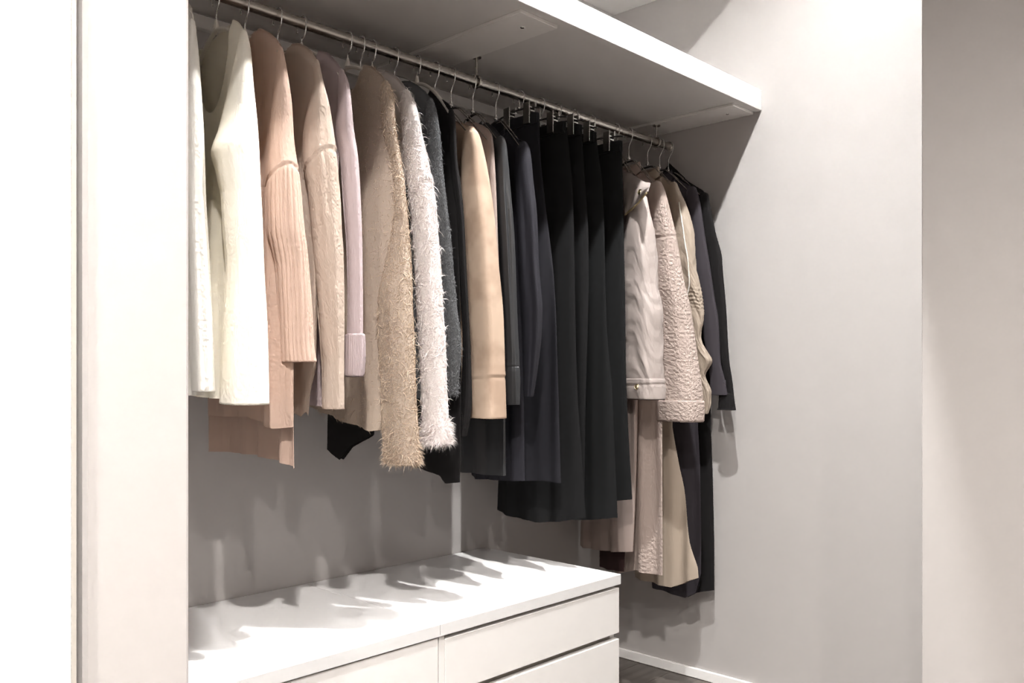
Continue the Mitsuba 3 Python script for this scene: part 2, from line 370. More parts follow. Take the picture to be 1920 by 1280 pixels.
class Loft:
    """A sleeve: flattened tube through stations (image height, left and right outline) seen at the depth of the shoulder's end."""
    def __init__(self, fr, st, depth, ratio=0.55, rows=170, cols=110, folds=0.05, fold_n=3, seed=0, ribs=0, rib_amp=0.0016, rib_from=None, seam=None, wrinkle=0.0, wr_scale=28.0, power=0.85, crease=None, gather=None, lean=0.0, mirror=False, zscale=None):
        st = np.asarray(st, float)
        y = np.linspace(st[0, 0], st[-1, 0], rows)
        xl = PchipInterpolator(st[:, 0], st[:, 1])(y); xr = PchipInterpolator(st[:, 0], st[:, 2])(y)
        s = np.linspace(0, 1, rows)
        dep = depth + lean * s
        xc = (xl + xr) / 2; w = (xr - xl) / 2 * dep / FPX
        tt = (xc - CX) / FPX
        C = (DV[None] + RV[None] * tt[:, None]) * dep[:, None]
        z = CAM_Z + (CY - y) / FPX * dep
        ur, nr = fr.u @ RV, fr.n @ RV
        A = w / math.sqrt(ur ** 2 + (ratio * nr) ** 2)
        B = A * ratio
        if mirror:
            rel = C - fr.o; uu = rel @ fr.u; nn = rel @ fr.n
            uu = -np.minimum(uu, 0.215)
            C = fr.o + uu[:, None] * fr.u + 0.25 * nn[:, None] * fr.n
            A = np.minimum(A, 0.036); B = np.minimum(B, 0.015)
            if zscale is not None:
                z = z[0] + (z - z[0]) * (zscale - z[0]) / min(z[-1] - z[0], -1e-3)
        ph = np.linspace(0, 2 * np.pi, cols, endpoint=False)
        P, Z = np.meshgrid(ph, z, indexing='ij'); P, Z = P.T, Z.T
        S = np.repeat(s[:, None], cols, 1)
        lw = np.random.default_rng(seed + 11)
        rad = np.ones_like(P)
        o = lw.uniform(0, 6.28, 6)
        grow = sstep(0.04, 0.35, S)
        rad += folds * grow * (np.cos(fold_n * P + o[0] + 1.6 * S) + 0.6 * np.cos((fold_n + 2) * P + o[1] - 2.2 * S) + 0.35 * np.cos((fold_n + 5) * P + o[2] + 3 * S))
        ca, sa = np.cos(P), np.sin(P)
        U = A[:, None] * np.sign(ca) * np.abs(ca) ** power * rad
        N = B[:, None] * np.sign(sa) * np.abs(sa) ** power * rad
        # outward displacement in metres
        disp = np.zeros_like(P)
        if wrinkle:
            q = np.stack([np.cos(P) * 1.3 + seed, np.sin(P) * 1.3, Z * wr_scale / 2 + 0.8 * np.cos(2 * P)], -1)
            disp += wrinkle * grow * (meshkit.fbm(q, 3, seed) - 0.5) * 2
        if crease is not None:
            for (c0, c1, wd, dp, s0, s1) in crease:
                cen = lerp(c0, c1, S)
                dd = np.angle(np.exp(1j * (P - cen)))
                disp -= dp * np.exp(-(dd / wd) ** 2) * sstep(s0, s0 + 0.08, S) * (1 - sstep(s1 - 0.08, s1, S))
        if gather is not None:
            s0, s1, am, fr_ = gather
            mk = sstep(s0, s0 + 0.06, S) * (1 - sstep(s1 - 0.06, s1, S))
            disp += am * mk * np.sin(Z * fr_ + 1.5 * np.cos(P * 2 + o[3]) + 5 * meshkit.noise(np.stack([np.cos(P) * 2, np.sin(P) * 2, Z * 20], -1), seed))
        seam_z = None
        if seam is not None:
            for zs, slope, dp in (seam if isinstance(seam, list) else [seam]):
                seam_z = zs + slope * ca
                disp -= dp * np.exp(-((Z - seam_z) / 0.0035) ** 2)
                disp += 0.5 * dp * np.exp(-((Z - seam_z - 0.006) / 0.006) ** 2)
        if ribs:
            m = np.ones_like(P) if seam_z is None else sstep(0, 0.01, seam_z - Z)
            if rib_from is not None: m = sstep(rib_from, rib_from + 0.02, S)
            disp += rib_amp * m * (np.abs(np.sin(ribs * (P + 0.7 * S) / 2)) ** 0.45 - 0.5)
        ring = np.stack([U, N], -1)
        nn = np.stack([np.cos(P) / np.maximum(A[:, None], 1e-3), np.sin(P) / np.maximum(B[:, None], 1e-3)], -1)
        nn /= np.linalg.norm(nn, axis=-1, keepdims=True)
        ring = ring + nn * disp[..., None]
        self.fr, self.C, self.z, self.A, self.B = fr, C, z, A, B
        X = C[:, None, 0] + ring[..., 0] * fr.u[0] + ring[..., 1] * fr.n[0]
        Y = C[:, None, 1] + ring[..., 0] * fr.u[1] + ring[..., 1] * fr.n[1]
        V = np.stack([X, Y, Z], -1)
        self.rows3, self.P, self.S = V, P, S
        # hem folded inwards, top closed
        last, first = V[-1], V[0]
        cl, cf = last.mean(0), first.mean(0)
        inn = [last + (cl - last) * 0.06 + [0, 0, -0.0008], last + (cl - last) * 0.14 + [0, 0, 0.003], last + (cl - last) * 0.22 + [0, 0, 0.05], last + (cl - last) * 0.97 + [0, 0, 0.06]]
        top = [first + (cf - first) * 0.97 + [0, 0, 0.010], first + (cf - first) * 0.55 + [0, 0, 0.009], first + (cf - first) * 0.2 + [0, 0, 0.005]]
        V = np.concatenate([np.array(top), V, np.array(inn)], 0)
        R = V.shape[0]
        self.v = V.reshape(-1, 3); self.f = grid_faces(R, cols, True)
        if mirror: self.f = self.f[:, ::-1]
        self.uv = np.stack([np.tile(ph * 0.05, R), np.repeat(np.arange(R) * 0.005, cols)], -1)
    def cuff(self, s0, s1, grow, lip=0.002, cols=None, ribs=0, rib_amp=0.001):
        """A band turned back over the sleeve between s0 and s1 of its length."""
        R = len(self.z)
        idx = np.linspace(s0 * (R - 1), s1 * (R - 1), 26)
        lo = np.floor(idx).astype(int); hi = np.minimum(lo + 1, R - 1); t = (idx - lo)[:, None, None]
        V = self.rows3[lo] * (1 - t) + self.rows3[hi] * t
        if s1 > 1:
            V[:, :, 2] -= 0
        cen = V.mean(1, keepdims=True)
        g = np.linspace(0, 1, 26)
        prof = grow * (0.75 + 0.25 * np.sin(np.pi * g) ** 0.5)
        dirn = V - cen; dirn[..., 2] = 0
        ln = np.linalg.norm(dirn, axis=-1, keepdims=True)
        dirn /= ln + 1e-9
        add = prof[:, None, None] * np.ones_like(ln)
        if ribs: add = add + rib_amp * np.cos(ribs * self.P[:26])[..., None]
        O = V + dirn * add
        top_in = V[:1] + dirn[:1] * 0.0005; bot_in = V[-1:] + dirn[-1:] * -0.004 + [0, 0, 0.012]
        O[0, :, 2] -= 0.001
        V2 = np.concatenate([top_in, V[:1] + dirn[:1] * grow * 0.5 + [0, 0, 0.002], O, V[-1:] + dirn[-1:] * grow * 0.3 + [0, 0, -0.004], bot_in], 0)
        c = V2.shape[1]
        return V2.reshape(-1, 3), grid_faces(V2.shape[0], c, True)

def body_mesh(fr, shoulder, front, hem, hem_near=None, neck=(0.07, 0.02, 0.0), thick=(0.011, 0.022), folds=0.0055, fold_k=5.0, seed=0, back_w=None, Ns=90, Nv=110, ribs=0, wrinkle=0.0, far_n=0.0, straight_top=False):
    """The hanging body of a garment, two panels joined at front and back edge and along the shoulders.
    shoulder: (u, z) from the neck to the shoulder's end; front: (u, z) down the front edge; hem: (u, z) from back to front."""
    sh = np.array(shoulder, float); fe = np.array(front, float); hm = np.array(hem, float)
    us = sh[-1, 0]
    bw = back_w if back_w else min(us, 0.215)
    s = np.linspace(-1, 1, Ns)
    s = np.sign(s) * (1 - (1 - np.abs(s)) ** 1.15)
    ut = np.where(s >= 0, s * us, s * bw)
    au = np.abs(ut) * np.where(s >= 0, 1, us / bw)
    ztop = np.interp(au, sh[:, 0], sh[:, 1])
    v = np.linspace(0, 1, Nv) ** 1.0
    zf0, zf1 = ztop[-1], hm[-1, 1]
    fv = np.clip((zf0 - fe[:, 1]) / (zf0 - zf1), 0, 1)
    o = np.argsort(fv)
    uf = np.interp(v, np.r_[0, fv[o], 1], np.r_[us, fe[o, 0], hm[-1, 0]])
    ub = np.interp(v, [0, 0.12, 1], [-bw, -min(bw, 0.21), hm[0, 0]])
    S, V = np.meshgrid(s, v)
    U = np.where(S >= 0, S * uf[:, None], -S * ub[:, None])
    lw = np.random.default_rng(seed + 5)
    o = lw.uniform(0, 6.28, 8)
    out = []
    for side in (-1, 1):
        nd = neck[1] if side < 0 else neck[2]
        dip = nd * np.clip(1 - (np.abs(ut) / neck[0]) ** 2, 0, 1) ** 0.6 if neck[0] > 0 else 0
        zt = ztop - dip
        hh = np.array(hem_near, float) if (side < 0 and hem_near is not None) else hm
        # hem position: the u that this column has at the bottom
        ubot = np.where(s >= 0, s * hm[-1, 0], -s * hm[0, 0])
        zb = np.interp(ubot, hh[:, 0], hh[:, 1])
        Z = zt[None] + (zb - zt)[None] * V
        th = lerp(thick[0], thick[1], sstep(0, 0.5, V)) * (1 - np.abs(S) ** 3.2) ** 0.7
        topclose = sstep(0.0, 0.03, V)
        isneck = (np.abs(U) < neck[0] * 0.98) if neck[0] > 0 else np.zeros_like(U, bool)
        th = th * np.where(isneck, np.maximum(topclose, 0.85), lerp(0.25, 1.0, topclose))
        amp = folds * sstep(0.02, 0.6, V)
        fold = amp * (np.sin(fold_k * 2.2 * U / 0.2 + o[0] + 0.8 * V) + 0.6 * np.sin(fold_k * 3.7 * U / 0.2 + o[1] - 1.1 * V) + 0.5 * np.sin(fold_k * 0.9 * U / 0.2 + o[2]))
        if ribs:
            th = th + 0.0009 * np.cos(2 * np.pi * U / ribs) * (1 - np.abs(S) ** 8)
        N = side * th + fold
        if wrinkle:
            q = np.stack([U * 9 + seed, U * 0 + side, Z * 14], -1)
            N = N + wrinkle * (meshkit.fbm(q, 3, seed) - 0.5) * 2 * sstep(0, 0.2, V)
        out.append(fr.at(U, N + far_n, Z))
    a, b = out
    f1 = grid_faces(Nv, Ns); f2 = grid_faces(Nv, Ns)[:, ::-1] + Nv * Ns
    vv = np.vstack([a.reshape(-1, 3), b.reshape(-1, 3)])
    # the shoulders are sewn together outside the neck; the front and back edges all the way down
    def strip(i0, i1, ja, jb):
        q = np.stack([i0, i1, jb, ja], -1); return np.vstack([q[:, [0, 1, 2]], q[:, [0, 2, 3]]])
    off = Nv * Ns
    r = np.arange(Nv - 1)
    edges = [strip(r * Ns, (r + 1) * Ns, r * Ns + off, (r + 1) * Ns + off)[:, ::-1], strip(r * Ns + Ns - 1, (r + 1) * Ns + Ns - 1, r * Ns + Ns - 1 + off, (r + 1) * Ns + Ns - 1 + off)]
    cidx = np.arange(Ns - 1)
    keep = (np.minimum(np.abs(ut[:-1]), np.abs(ut[1:])) >= neck[0]) if neck[0] > 0 else np.ones(Ns - 1, bool)
    cc = cidx[keep]
    edges.append(strip(cc, cc + 1, cc + off, cc + 1 + off))
    f = np.vstack([f1, f2] + edges)
    uv = np.stack([np.tile(np.r_[U.ravel(), ][:Nv * Ns], 2), np.tile((V.ravel()), 2)], -1)
    return vv, f, uv, (a, b)

def fuzz_mesh(v, f, count, length, seed, width=0.0005, facing=None, lean=(0, 0, -0.35)):
    lr = np.random.default_rng(seed)
    tri = v[f]
    ar = np.linalg.norm(np.cross(tri[:, 1] - tri[:, 0], tri[:, 2] - tri[:, 0]), axis=1)
    i = lr.choice(len(f), count, p=ar / ar.sum())
    a, b = lr.random(count), lr.random(count)
    sw = a + b > 1
    a[sw], b[sw] = 1 - a[sw], 1 - b[sw]
    p = tri[i, 0] + a[:, None] * (tri[i, 1] - tri[i, 0]) + b[:, None] * (tri[i, 2] - tri[i, 0])
    n = np.cross(tri[i, 1] - tri[i, 0], tri[i, 2] - tri[i, 0]); n /= np.linalg.norm(n, axis=1, keepdims=True) + 1e-12
    d = n + np.array(lean) + lr.normal(0, 0.6, (count, 3)); d /= np.linalg.norm(d, axis=1, keepdims=True)
    L = length * (lr.uniform(0.3, 1.2, count) ** 1.3)[:, None]
    side = np.cross(d, lr.normal(0, 1, (count, 3))); side /= np.linalg.norm(side, axis=1, keepdims=True) + 1e-9
    mid = p + d * L * 0.55; tip = p + d * L + np.array([0, 0, -0.25]) * L
    q = p - n * 0.001
    w = width
    V = np.stack([q - side * w, q + side * w, mid + side * w * 0.7, mid - side * w * 0.7, tip], 1).reshape(-1, 3)
    k = np.arange(count)[:, None] * 5
    F = np.concatenate([k + [0, 1, 2], k + [0, 2, 3], k + [3, 2, 4]], 0)
    return V, F

# cloth materials
def knit_fn(p, n, uv):
    return 0.6 * mikit.noise(p.x * 330, p.y * 330, p.z * 240) + 0.4 * mikit.noise(p.x * 140, p.y * 140, p.z * 120)
def weave_fn(p, n, uv):
    return mikit.noise(p.x * 700, p.y * 700, p.z * 700)
def boucle_fn(p, n, uv):
    return mikit.fbm(p.x * 150, p.y * 150, p.z * 150, 3)
KNIT, WEAVE, BOUCLE = mikit.proc(knit_fn, 8e-4), mikit.proc(weave_fn, 5e-4), mikit.proc(boucle_fn, 8e-4)

def cloth(key, c, kind='knit'):
    if kind == 'knit':
        return mat(key, bumped(princ(c, 0.9, 0.15, sheen=0.3), KNIT, 0.0022))
    if kind == 'boucle':
        return mat(key, bumped(princ(c, 0.95, 0.1, sheen=0.4), BOUCLE, 0.006))
    if kind == 'satin':
        return mat(key, bumped(princ(c, 0.4, 0.42, sheen=0.2), WEAVE, 0.0001))
    if kind == 'black':
        return mat(key, bumped(princ(c, 0.85, 0.10, sheen=0.05), WEAVE, 0.0004))
    return mat(key, bumped(princ(c, 0.8, 0.2, sheen=0.2), WEAVE, 0.0004))

cloth('cloth_white', (0.80, 0.785, 0.735)); cloth('cloth_cream', (0.85, 0.815, 0.725))
cloth('cloth_peach', (0.49, 0.36, 0.297)); cloth('cloth_beige', (0.445, 0.367, 0.31)); cloth('cloth_mauve', (0.42, 0.352, 0.364))
cloth('cloth_tan_mohair', (0.385, 0.318, 0.262)); cloth('cloth_white_mohair', (0.63, 0.595, 0.585)); cloth('cloth_grey_mohair', (0.085, 0.09, 0.095))
cloth('cloth_black', (0.012, 0.0115, 0.012), 'black'); cloth('cloth_slate', (0.026, 0.028, 0.031), 'satin'); cloth('cloth_navy', (0.019, 0.019, 0.025), 'weave')
cloth('cloth_charcoal', (0.0105, 0.0108, 0.0115), 'black'); cloth('cloth_ink', (0.014, 0.014, 0.018), 'weave'); cloth('cloth_green_black', (0.0105, 0.0112, 0.0118), 'black')
def suede_fn(p, n, uv):
    k = mikit.fbm(p.x * 16, p.y * 16, p.z * 13, 4)
    return mikit.mix((0.37, 0.272, 0.205), (0.47, 0.363, 0.28), mikit.smoothstep(0.32, 0.62, k))
cloth('cloth_camel', mikit.proc(suede_fn), 'weave')
cloth('cloth_taupe_satin', (0.35, 0.285, 0.26), 'satin'); cloth('cloth_taupe_jacket', (0.375, 0.328, 0.308), 'satin')
cloth('cloth_pink_wool', (0.42, 0.348, 0.314), 'boucle'); cloth('cloth_khaki', (0.38, 0.318, 0.258), 'satin'); cloth('cloth_piping', (0.75, 0.73, 0.68), 'weave')
cloth('cloth_plum', (0.040, 0.036, 0.043), 'weave'); cloth('cloth_maroon', (0.035, 0.018, 0.018), 'weave'); cloth('cloth_zip', (0.42, 0.34, 0.20), 'weave')
for k_, c_ in (('fibre_tan', (0.54, 0.44, 0.345)), ('fibre_white', (0.84, 0.80, 0.79)), ('fibre_grey', (0.17, 0.175, 0.185))):
    mat(k_, {'type': 'twosided', 'bsdf': {'type': 'diffuse', 'reflectance': rgb(c_)}})

WG, XG, CG = 'slim white hangers on the rail', 'wire hangers of the shirts and coats', 'clip hangers of the black skirts'
def garment(name, label, cat, m, X, sh_px, st, hem_px=None, front_px=None, L=0.19, th=None, hang='white', hang_label=None, hang_group=None, neck=(0.07, 0.03, 0.0), ddepth=0.0,
            sleeve={}, body={}, hem_near_px=None, collar=None, hem_z=None, back_sleeve=True, body_m=None, zn=None, arm_z=None):
    xe = sh_px[-1][0]
    if th is None: th = skew_for(X, xe, L)
    fr = Frame(X, th)
    k = thing(name, label, cat)
    sh = [fr.uz(x, y) for x, y in sh_px]
    ue, ze = sh[-1]
    u0, z0 = sh[0]
    zneck = max(z for _, z in sh) if zn is None else zn
    prof = [(0.0, max(z for _, z in sh) + 0.003)] + [(u, z) for u, z in sorted(sh) if u > 0.005]
    # descending only
    for q in range(1, len(prof)):
        prof[q] = (prof[q][0], min(prof[q][1], prof[q - 1][1] - 0.0005))
    if hem_px is None:
        z_end = hem_z if hem_z is not None else 0.98
        hem = [(-0.20, z_end), (0.0, z_end - 0.005), (ue * 0.92, z_end)]
    else:
        hem = sorted([fr.uz(x, y) for x, y in hem_px])
    if front_px is None:
        fe = [(ue * 0.98, ze - 0.03), (ue * 0.88, ze - 0.16), (ue * 0.86, ze - 0.4)]
    else:
        fe = [fr.uz(x, y) for x, y in front_px]
    hn = None if hem_near_px is None else sorted([fr.uz(x, y) for x, y in hem_near_px])
    vv, f, uv, sheets = body_mesh(fr, prof, fe, hem, hn, neck=neck, seed=len(labels), **body)
    print(f'{k:28s} X {X:.3f} th {math.degrees(th):5.1f} shoulder u {ue:.3f} z {ze:.3f} neck z {zneck:.3f} hem {[(round(a,2),round(b,2)) for a,b in hem]}')
    bk = put('body', (vv, f), body_m or m, k, smooth=True, uv=uv)
    lo = None
    if st is not None:
        dep = fr.depth(ue) + ddepth
        lo = Loft(fr, st, dep, seed=len(labels), **sleeve)
        put('sleeve', (lo.v, lo.f), m, k, smooth=True, uv=lo.uv)
        if back_sleeve:
            zb = max(lo.z[-1], min(h[1] for h in hem) + 0.07)
            sl2 = {**sleeve, 'rows': 60, 'cols': 48, 'seam': None, 'ribs': 0}
            lb = Loft(fr, st, dep, seed=len(labels) + 1, mirror=True, zscale=zb, **sl2)
            put('sleeve', (lb.v, lb.f), m, k, smooth=True, uv=lb.uv)
    if hang_label:
        za = arm_z if arm_z else (1.830 if hang == 'wire' else min(zneck - 0.008, 1.858))
        hanger(fr, hang, za, abs(ue) * 0.93, hang_label, hang_group or (WG if hang == 'white' else XG), drop=max(0.03, za - ze + 0.004))
    if collar:
        cu, cn, ch, lean = collar
        a = np.linspace(0, 2 * np.pi, 56, endpoint=False)
        rows = []
        for t, gr in ((0, 1.0), (0.5, 0.97), (0.95, 0.92), (1.0, 0.90), (0.95, 0.84), (0.5, 0.84)):
            zz = zneck - 0.022 + ch * t - 0.03 * np.clip(-np.sin(a), 0, 1) * lean
            rows.append(fr.at(cu * gr * np.cos(a), cn * gr * np.sin(a), zz))
        V = np.array(rows)
        put('collar', (V.reshape(-1, 3), grid_faces(V.shape[0], 56, True)), m, k, smooth=True)
    return k, fr, lo, (vv, f)



# ---- white sweater cut off by the wall
garment('sweater', 'white knit sweater leftmost on the rail, half hidden by the left wall', 'sweater', 'cloth_white', 0.862,
        [(343, 6), (352, 14), (361, 28), (366, 50)],
        [(45, 352, 366), (82, 346, 372), (133, 343, 377), (209, 342, 382), (270, 343, 385), (364, 344, 388), (500, 348, 396), (600, 352, 401), (690, 356, 404), (733, 358, 406)],
        hem_px=[(320, 737), (345, 741), (368, 741)], hang_label='slim white hanger in the white sweater behind the left wall', sleeve=dict(folds=0.07), L=0.17)
# ---- cream V neck
kV, frV, loV, _ = garment('sweater', 'cream V-neck sweater with wide sleeves, second on the rail from the left', 'sweater', 'cloth_cream', 0.937,
        [(420, 38), (432, 33), (447, 42), (458, 58), (467, 77)],
        [(66, 449, 465), (100, 441, 472), (155, 428, 477), (240, 405, 486), (282, 391, 489), (312, 399, 490), (340, 405, 491), (364, 410, 492), (420, 413, 495), (500, 419, 497.5), (608, 412, 503.5), (700, 407.5, 506), (757, 405.6, 507)],
        hem_px=[(352, 735), (400, 745), (470, 750)], hang_label='slim white hanger holding the cream V-neck sweater', neck=(0.105, 0.19, 0.012), sleeve=dict(folds=0.035, power=0.8), zn=None)
# ---- peach ribbed
garment('sweater', 'peach sweater with smooth shoulders and ribbed lower sleeves', 'sweater', 'cloth_peach', 1.006,
        [(476, 56), (491, 54), (506, 62), (521, 76), (531, 93)],
        [(96, 520, 532), (120, 518, 537), (155, 513, 543), (200, 508, 549), (270, 501, 552.5), (322, 495, 559), (364, 494, 564), (434, 496, 571), (465, 503, 575), (500, 511, 578), (540, 514, 581), (586, 517, 585), (640, 520.6, 588), (678, 523, 594)],
        hem_px=[(401, 846), (450, 853), (486, 860), (520, 868), (546, 879)], front_px=[(540, 300), (545, 500), (546, 700), (545, 800)], hem_near_px=[(398, 779), (486, 781), (527, 803), (550, 800)],
        hang_label='slim white hanger holding the peach sweater', hang_group=None, body=dict(ribs=0.011, folds=0.006), sleeve=dict(ribs=22, cols=220, rib_amp=0.0042, seam=(1.505, 0.022, 0.003), folds=0.045, wrinkle=0.002, wr_scale=16))
# ---- beige
garment('sweater', 'beige knit sweater between the peach and the mauve sweater', 'sweater', 'cloth_beige', 1.089,
        [(548, 83), (560, 81), (572, 86), (585, 97), (598, 118)],
        [(120, 586, 600), (146, 588, 605), (200, 574, 619), (258, 564, 628), (298, 563, 632), (364, 571, 637), (411, 575, 640), (481, 582, 644), (560, 590, 646), (630, 597, 646.5), (693, 602, 646.5), (766, 602, 647)],
        hem_px=[(455, 752), (520, 765), (555, 770), (569, 781), (574, 772)], front_px=[(600, 300), (597, 560), (594, 682), (580, 740)],
        hang_label='slim white hanger holding the beige sweater', sleeve=dict(seam=(1.545, 0.03, 0.003), folds=0.06, fold_n=4, wrinkle=0.002, crease=[(3.9, 4.0, 0.16, 0.010, 0.25, 0.8)]))
# ---- mauve
kM, frM, loM, _ = garment('sweater', 'mauve knit sweater with a turned-back ribbed cuff', 'sweater', 'cloth_mauve', 1.153,
        [(590, 98), (600, 95), (613, 98), (631, 116), (648, 140)],
        [(138, 634, 647), (159, 633, 655), (187, 632, 659), (240, 628, 663.5), (300, 637, 672), (381, 642, 677), (462, 648, 680), (560, 650, 681.5), (620, 649.5, 682), (660, 649.5, 682), (703, 649, 680)],
        hem_px=[(520, 745), (600, 760), (640, 765)], hang_label='slim white hanger with a curved arm in the wide neck of the mauve sweater', neck=(0.075, 0.075, 0.055), arm_z=1.858, sleeve=dict(folds=0.05, fold_n=4, crease=[(4.0, 4.1, 0.14, 0.007, 0.3, 0.85)]))
cv, cf = loM.cuff(0.866, 1.0, 0.0055, ribs=34, rib_amp=0.0011)
put('cuff', (cv, cf), 'cloth_mauve', kM, smooth=True)
# ---- tan mohair
kT, frT, loT, bT = garment('mohair_sweater', 'fuzzy tan mohair sweater beside the fuzzy white one', 'sweater', 'cloth_tan_mohair', 1.285,
        [(665, 124), (680, 121), (697, 124), (716, 141), (731, 166)],
        [(160, 716, 731), (182, 714, 738), (229, 717, 741), (266, 722, 746), (300, 729, 752), (381, 733, 763), (414, 733, 765.5), (462, 726, 769), (510, 717, 772), (560, 709, 774), (640, 710, 778), (720, 714, 781), (800, 717, 785), (868, 720, 787)],
        hem_px=[(572, 757), (612, 770), (645, 783), (676, 795), (703, 808), (712, 806)], front_px=[(735, 300), (738, 400), (730, 560), (718, 700)],
        hang_label='slim white hanger with its curved arm showing by the tan mohair sweater', neck=(0.075, 0.075, 0.05), arm_z=1.856, sleeve=dict(folds=0.04, wrinkle=0.003), body=dict(folds=0.005))
V_, F_ = fuzz_mesh(loT.v, loT.f, 40000, 0.019, 21, 0.0008, lean=(0, 0, -0.2)); put('fuzz', (V_, F_), 'fibre_tan', kT, kind='stuff')
V_, F_ = fuzz_mesh(bT[0], bT[1], 26000, 0.014, 22, 0.0006); put('fuzz', (V_, F_), 'fibre_tan', kT, kind='stuff')
# ---- white mohair
kW, frW, loW, bW = garment('mohair_sweater', 'fuzzy white mohair sweater between the tan and the dark grey one', 'sweater', 'cloth_white_mohair', 1.36,
        [(705, 128), (724, 132), (745, 144), (757, 160), (769, 182)],
        [(176, 755, 768), (195, 750, 778), (225, 752, 786), (257, 755, 792), (300, 758, 802), (340, 763, 810), (381, 769, 816), (462, 775, 822), (560, 780, 828), (640, 785, 833), (720, 788, 836), (830, 792, 843)],
        hem_z=1.01, hang_label='slim white hanger holding the white mohair sweater', sleeve=dict(folds=0.03, seam=(1.52, 0.03, 0.003), wrinkle=0.002), body=dict(folds=0.004))
V_, F_ = fuzz_mesh(loW.v, loW.f, 44000, 0.021, 23, 0.0008, lean=(0, 0, -0.2)); put('fuzz', (V_, F_), 'fibre_white', kW, kind='stuff')
# ---- dark grey mohair
kG, frG, loG, bG = garment('mohair_sweater', 'fuzzy dark grey mohair sweater behind the fuzzy white one', 'sweater', 'cloth_grey_mohair', 1.432,
        [(750, 150), (764, 150), (780, 158), (798, 172), (814, 194)],
        [(192, 800, 813), (210, 799, 818.5), (266, 803, 826), (300, 806, 828.5), (352, 812, 834), (434, 820, 844), (500, 826, 850), (574, 831, 856), (641, 836, 865), (690, 840, 862), (740, 843, 857)],
        hem_z=1.04, hang_label='slim white hanger holding the dark grey mohair sweater', sleeve=dict(folds=0.03, wrinkle=0.002), body=dict(folds=0.004))
V_, F_ = fuzz_mesh(loG.v, loG.f, 26000, 0.011, 24, 0.0006, lean=(0, 0, -0.2)); put('fuzz', (V_, F_), 'fibre_grey', kG, kind='stuff')
# ---- black cardigan
garment('cardigan', 'long black cardigan hanging to the left of the camel coat', 'cardigan', 'cloth_black', 1.508,
        [(798, 172), (808, 168), (821, 180), (840, 194), (851, 211)],
        [(211, 840, 851), (229, 841, 854), (300, 844, 857.5), (352, 848, 864.5), (411, 854, 870), (500, 860, 874), (574, 865, 878), (630, 868, 880.5), (700, 867, 883), (742, 865, 884), (817, 859, 875)],
        hem_px=[(745, 862), (788, 871), (810, 881), (837, 890), (843, 906), (857, 904)], front_px=[(852, 300), (858, 500), (862, 700), (860, 840)],
        hang_label='slim white hanger whose arm shows above the black cardigan', sleeve=dict(folds=0.06, fold_n=4), body=dict(folds=0.004), neck=(0.07, 0.06, 0.05), arm_z=1.868)
# ---- black top, only its hem in view
garment('top', 'black top with a pointed hem hanging out below the fuzzy tan sweater', 'top', 'cloth_black', 1.324,
        [(684, 152), (692, 154), (699, 162), (704, 172), (708, 186)], None,
        hem_px=[(613, 842), (640, 862), (658, 838), (680, 826), (702, 814)], front_px=[(708, 300), (708, 500), (706, 700)],
        hang_label='slim white hanger of the black top between the tan and the white mohair sweater', th=0.12, neck=(0.045, 0.06, 0.05), body=dict(folds=0.0005, thick=(0.004, 0.006), back_w=0.15))
# ---- camel coat
kC, frC, loC, _ = garment('coat', 'camel suede coat with a stitched cuff among the dark clothes', 'coat', 'cloth_camel', 1.571,
        [(846, 229), (857, 227), (872, 233), (888, 240), (896, 253)],
        [(244, 874, 891), (252, 870, 896), (277, 868.5, 903), (341, 866.5, 915), (411, 869, 924), (500, 877, 932), (592, 882, 940), (686, 886.5, 943), (740, 883, 944), (783, 880, 945)],
        hem_z=1.08, hang='wire', hang_label='wire hanger inside the camel suede coat', sleeve=dict(folds=0.012, power=0.6, ratio=0.62, seam=(1.087, 0.004, 0.0022)), neck=(0.06, 0.03, 0.0), ddepth=-0.02, collar=(0.06, 0.013, 0.03, 0.5))
# ---- taupe satin blouse
garment('blouse', 'taupe satin blouse behind the right side of the camel coat', 'blouse', 'cloth_taupe_satin', 1.631,
        [(880, 228), (890, 229), (905, 235), (917, 244), (922, 254)],
        [(248, 903, 918), (256, 900, 922.5), (317, 902, 928.5), (380, 905, 931.5), (434, 907, 933), (500, 909, 935), (580, 912, 938), (650, 915, 939)],
        hem_z=1.02, hang='wire', hang_label='wire hanger holding the taupe satin blouse', ddepth=0.04, sleeve=dict(folds=0.04, ratio=0.4))
# ---- slate shirt
kS, frS, loS, _ = garment('shirt', 'dark slate satin shirt with a buttoned cuff, right of the camel coat', 'shirt', 'cloth_slate', 1.713,
        [(906, 231), (914, 230), (928, 241), (940, 255), (947, 264)],
        [(262, 929, 946), (272, 927, 949), (300, 928, 952), (364, 930, 957), (434, 934, 962), (500, 938, 965), (560, 942, 967), (611, 945, 969), (686, 947, 972), (757, 951, 972.5)],
        hem_px=[(800, 872), (857, 880), (880, 884), (945, 892)], hang='wire', hang_label='wire hanger holding the dark slate shirt', sleeve=dict(folds=0.09, fold_n=4, seam=(1.115, 0.0, 0.002)), collar=(0.06, 0.012, 0.032, 0.5))
cv, cf = loS.cuff(0.862, 1.0, 0.0022); put('cuff', (cv, cf), 'cloth_slate', kS, smooth=True)
# ---- navy shirt
garment('shirt', 'dark navy shirt with a soft sheen on the shoulder, left of the black skirts', 'shirt', 'cloth_navy', 1.806,
        [(942, 246), (952, 246), (974, 262), (986, 269), (992, 281)],
        [(272, 972, 989), (281, 966, 992.5), (341, 964, 999), (411, 968, 1006), (500, 972, 1010), (577, 977, 1016), (630, 980, 1014), (667, 981, 1010), (743, 983, 999)],
        hem_px=[(885, 886), (905, 897), (985, 901)], hang='wire', hang_label='wire hanger holding the dark navy shirt', sleeve=dict(folds=0.09, fold_n=4), collar=(0.055, 0.012, 0.028, 0.5))

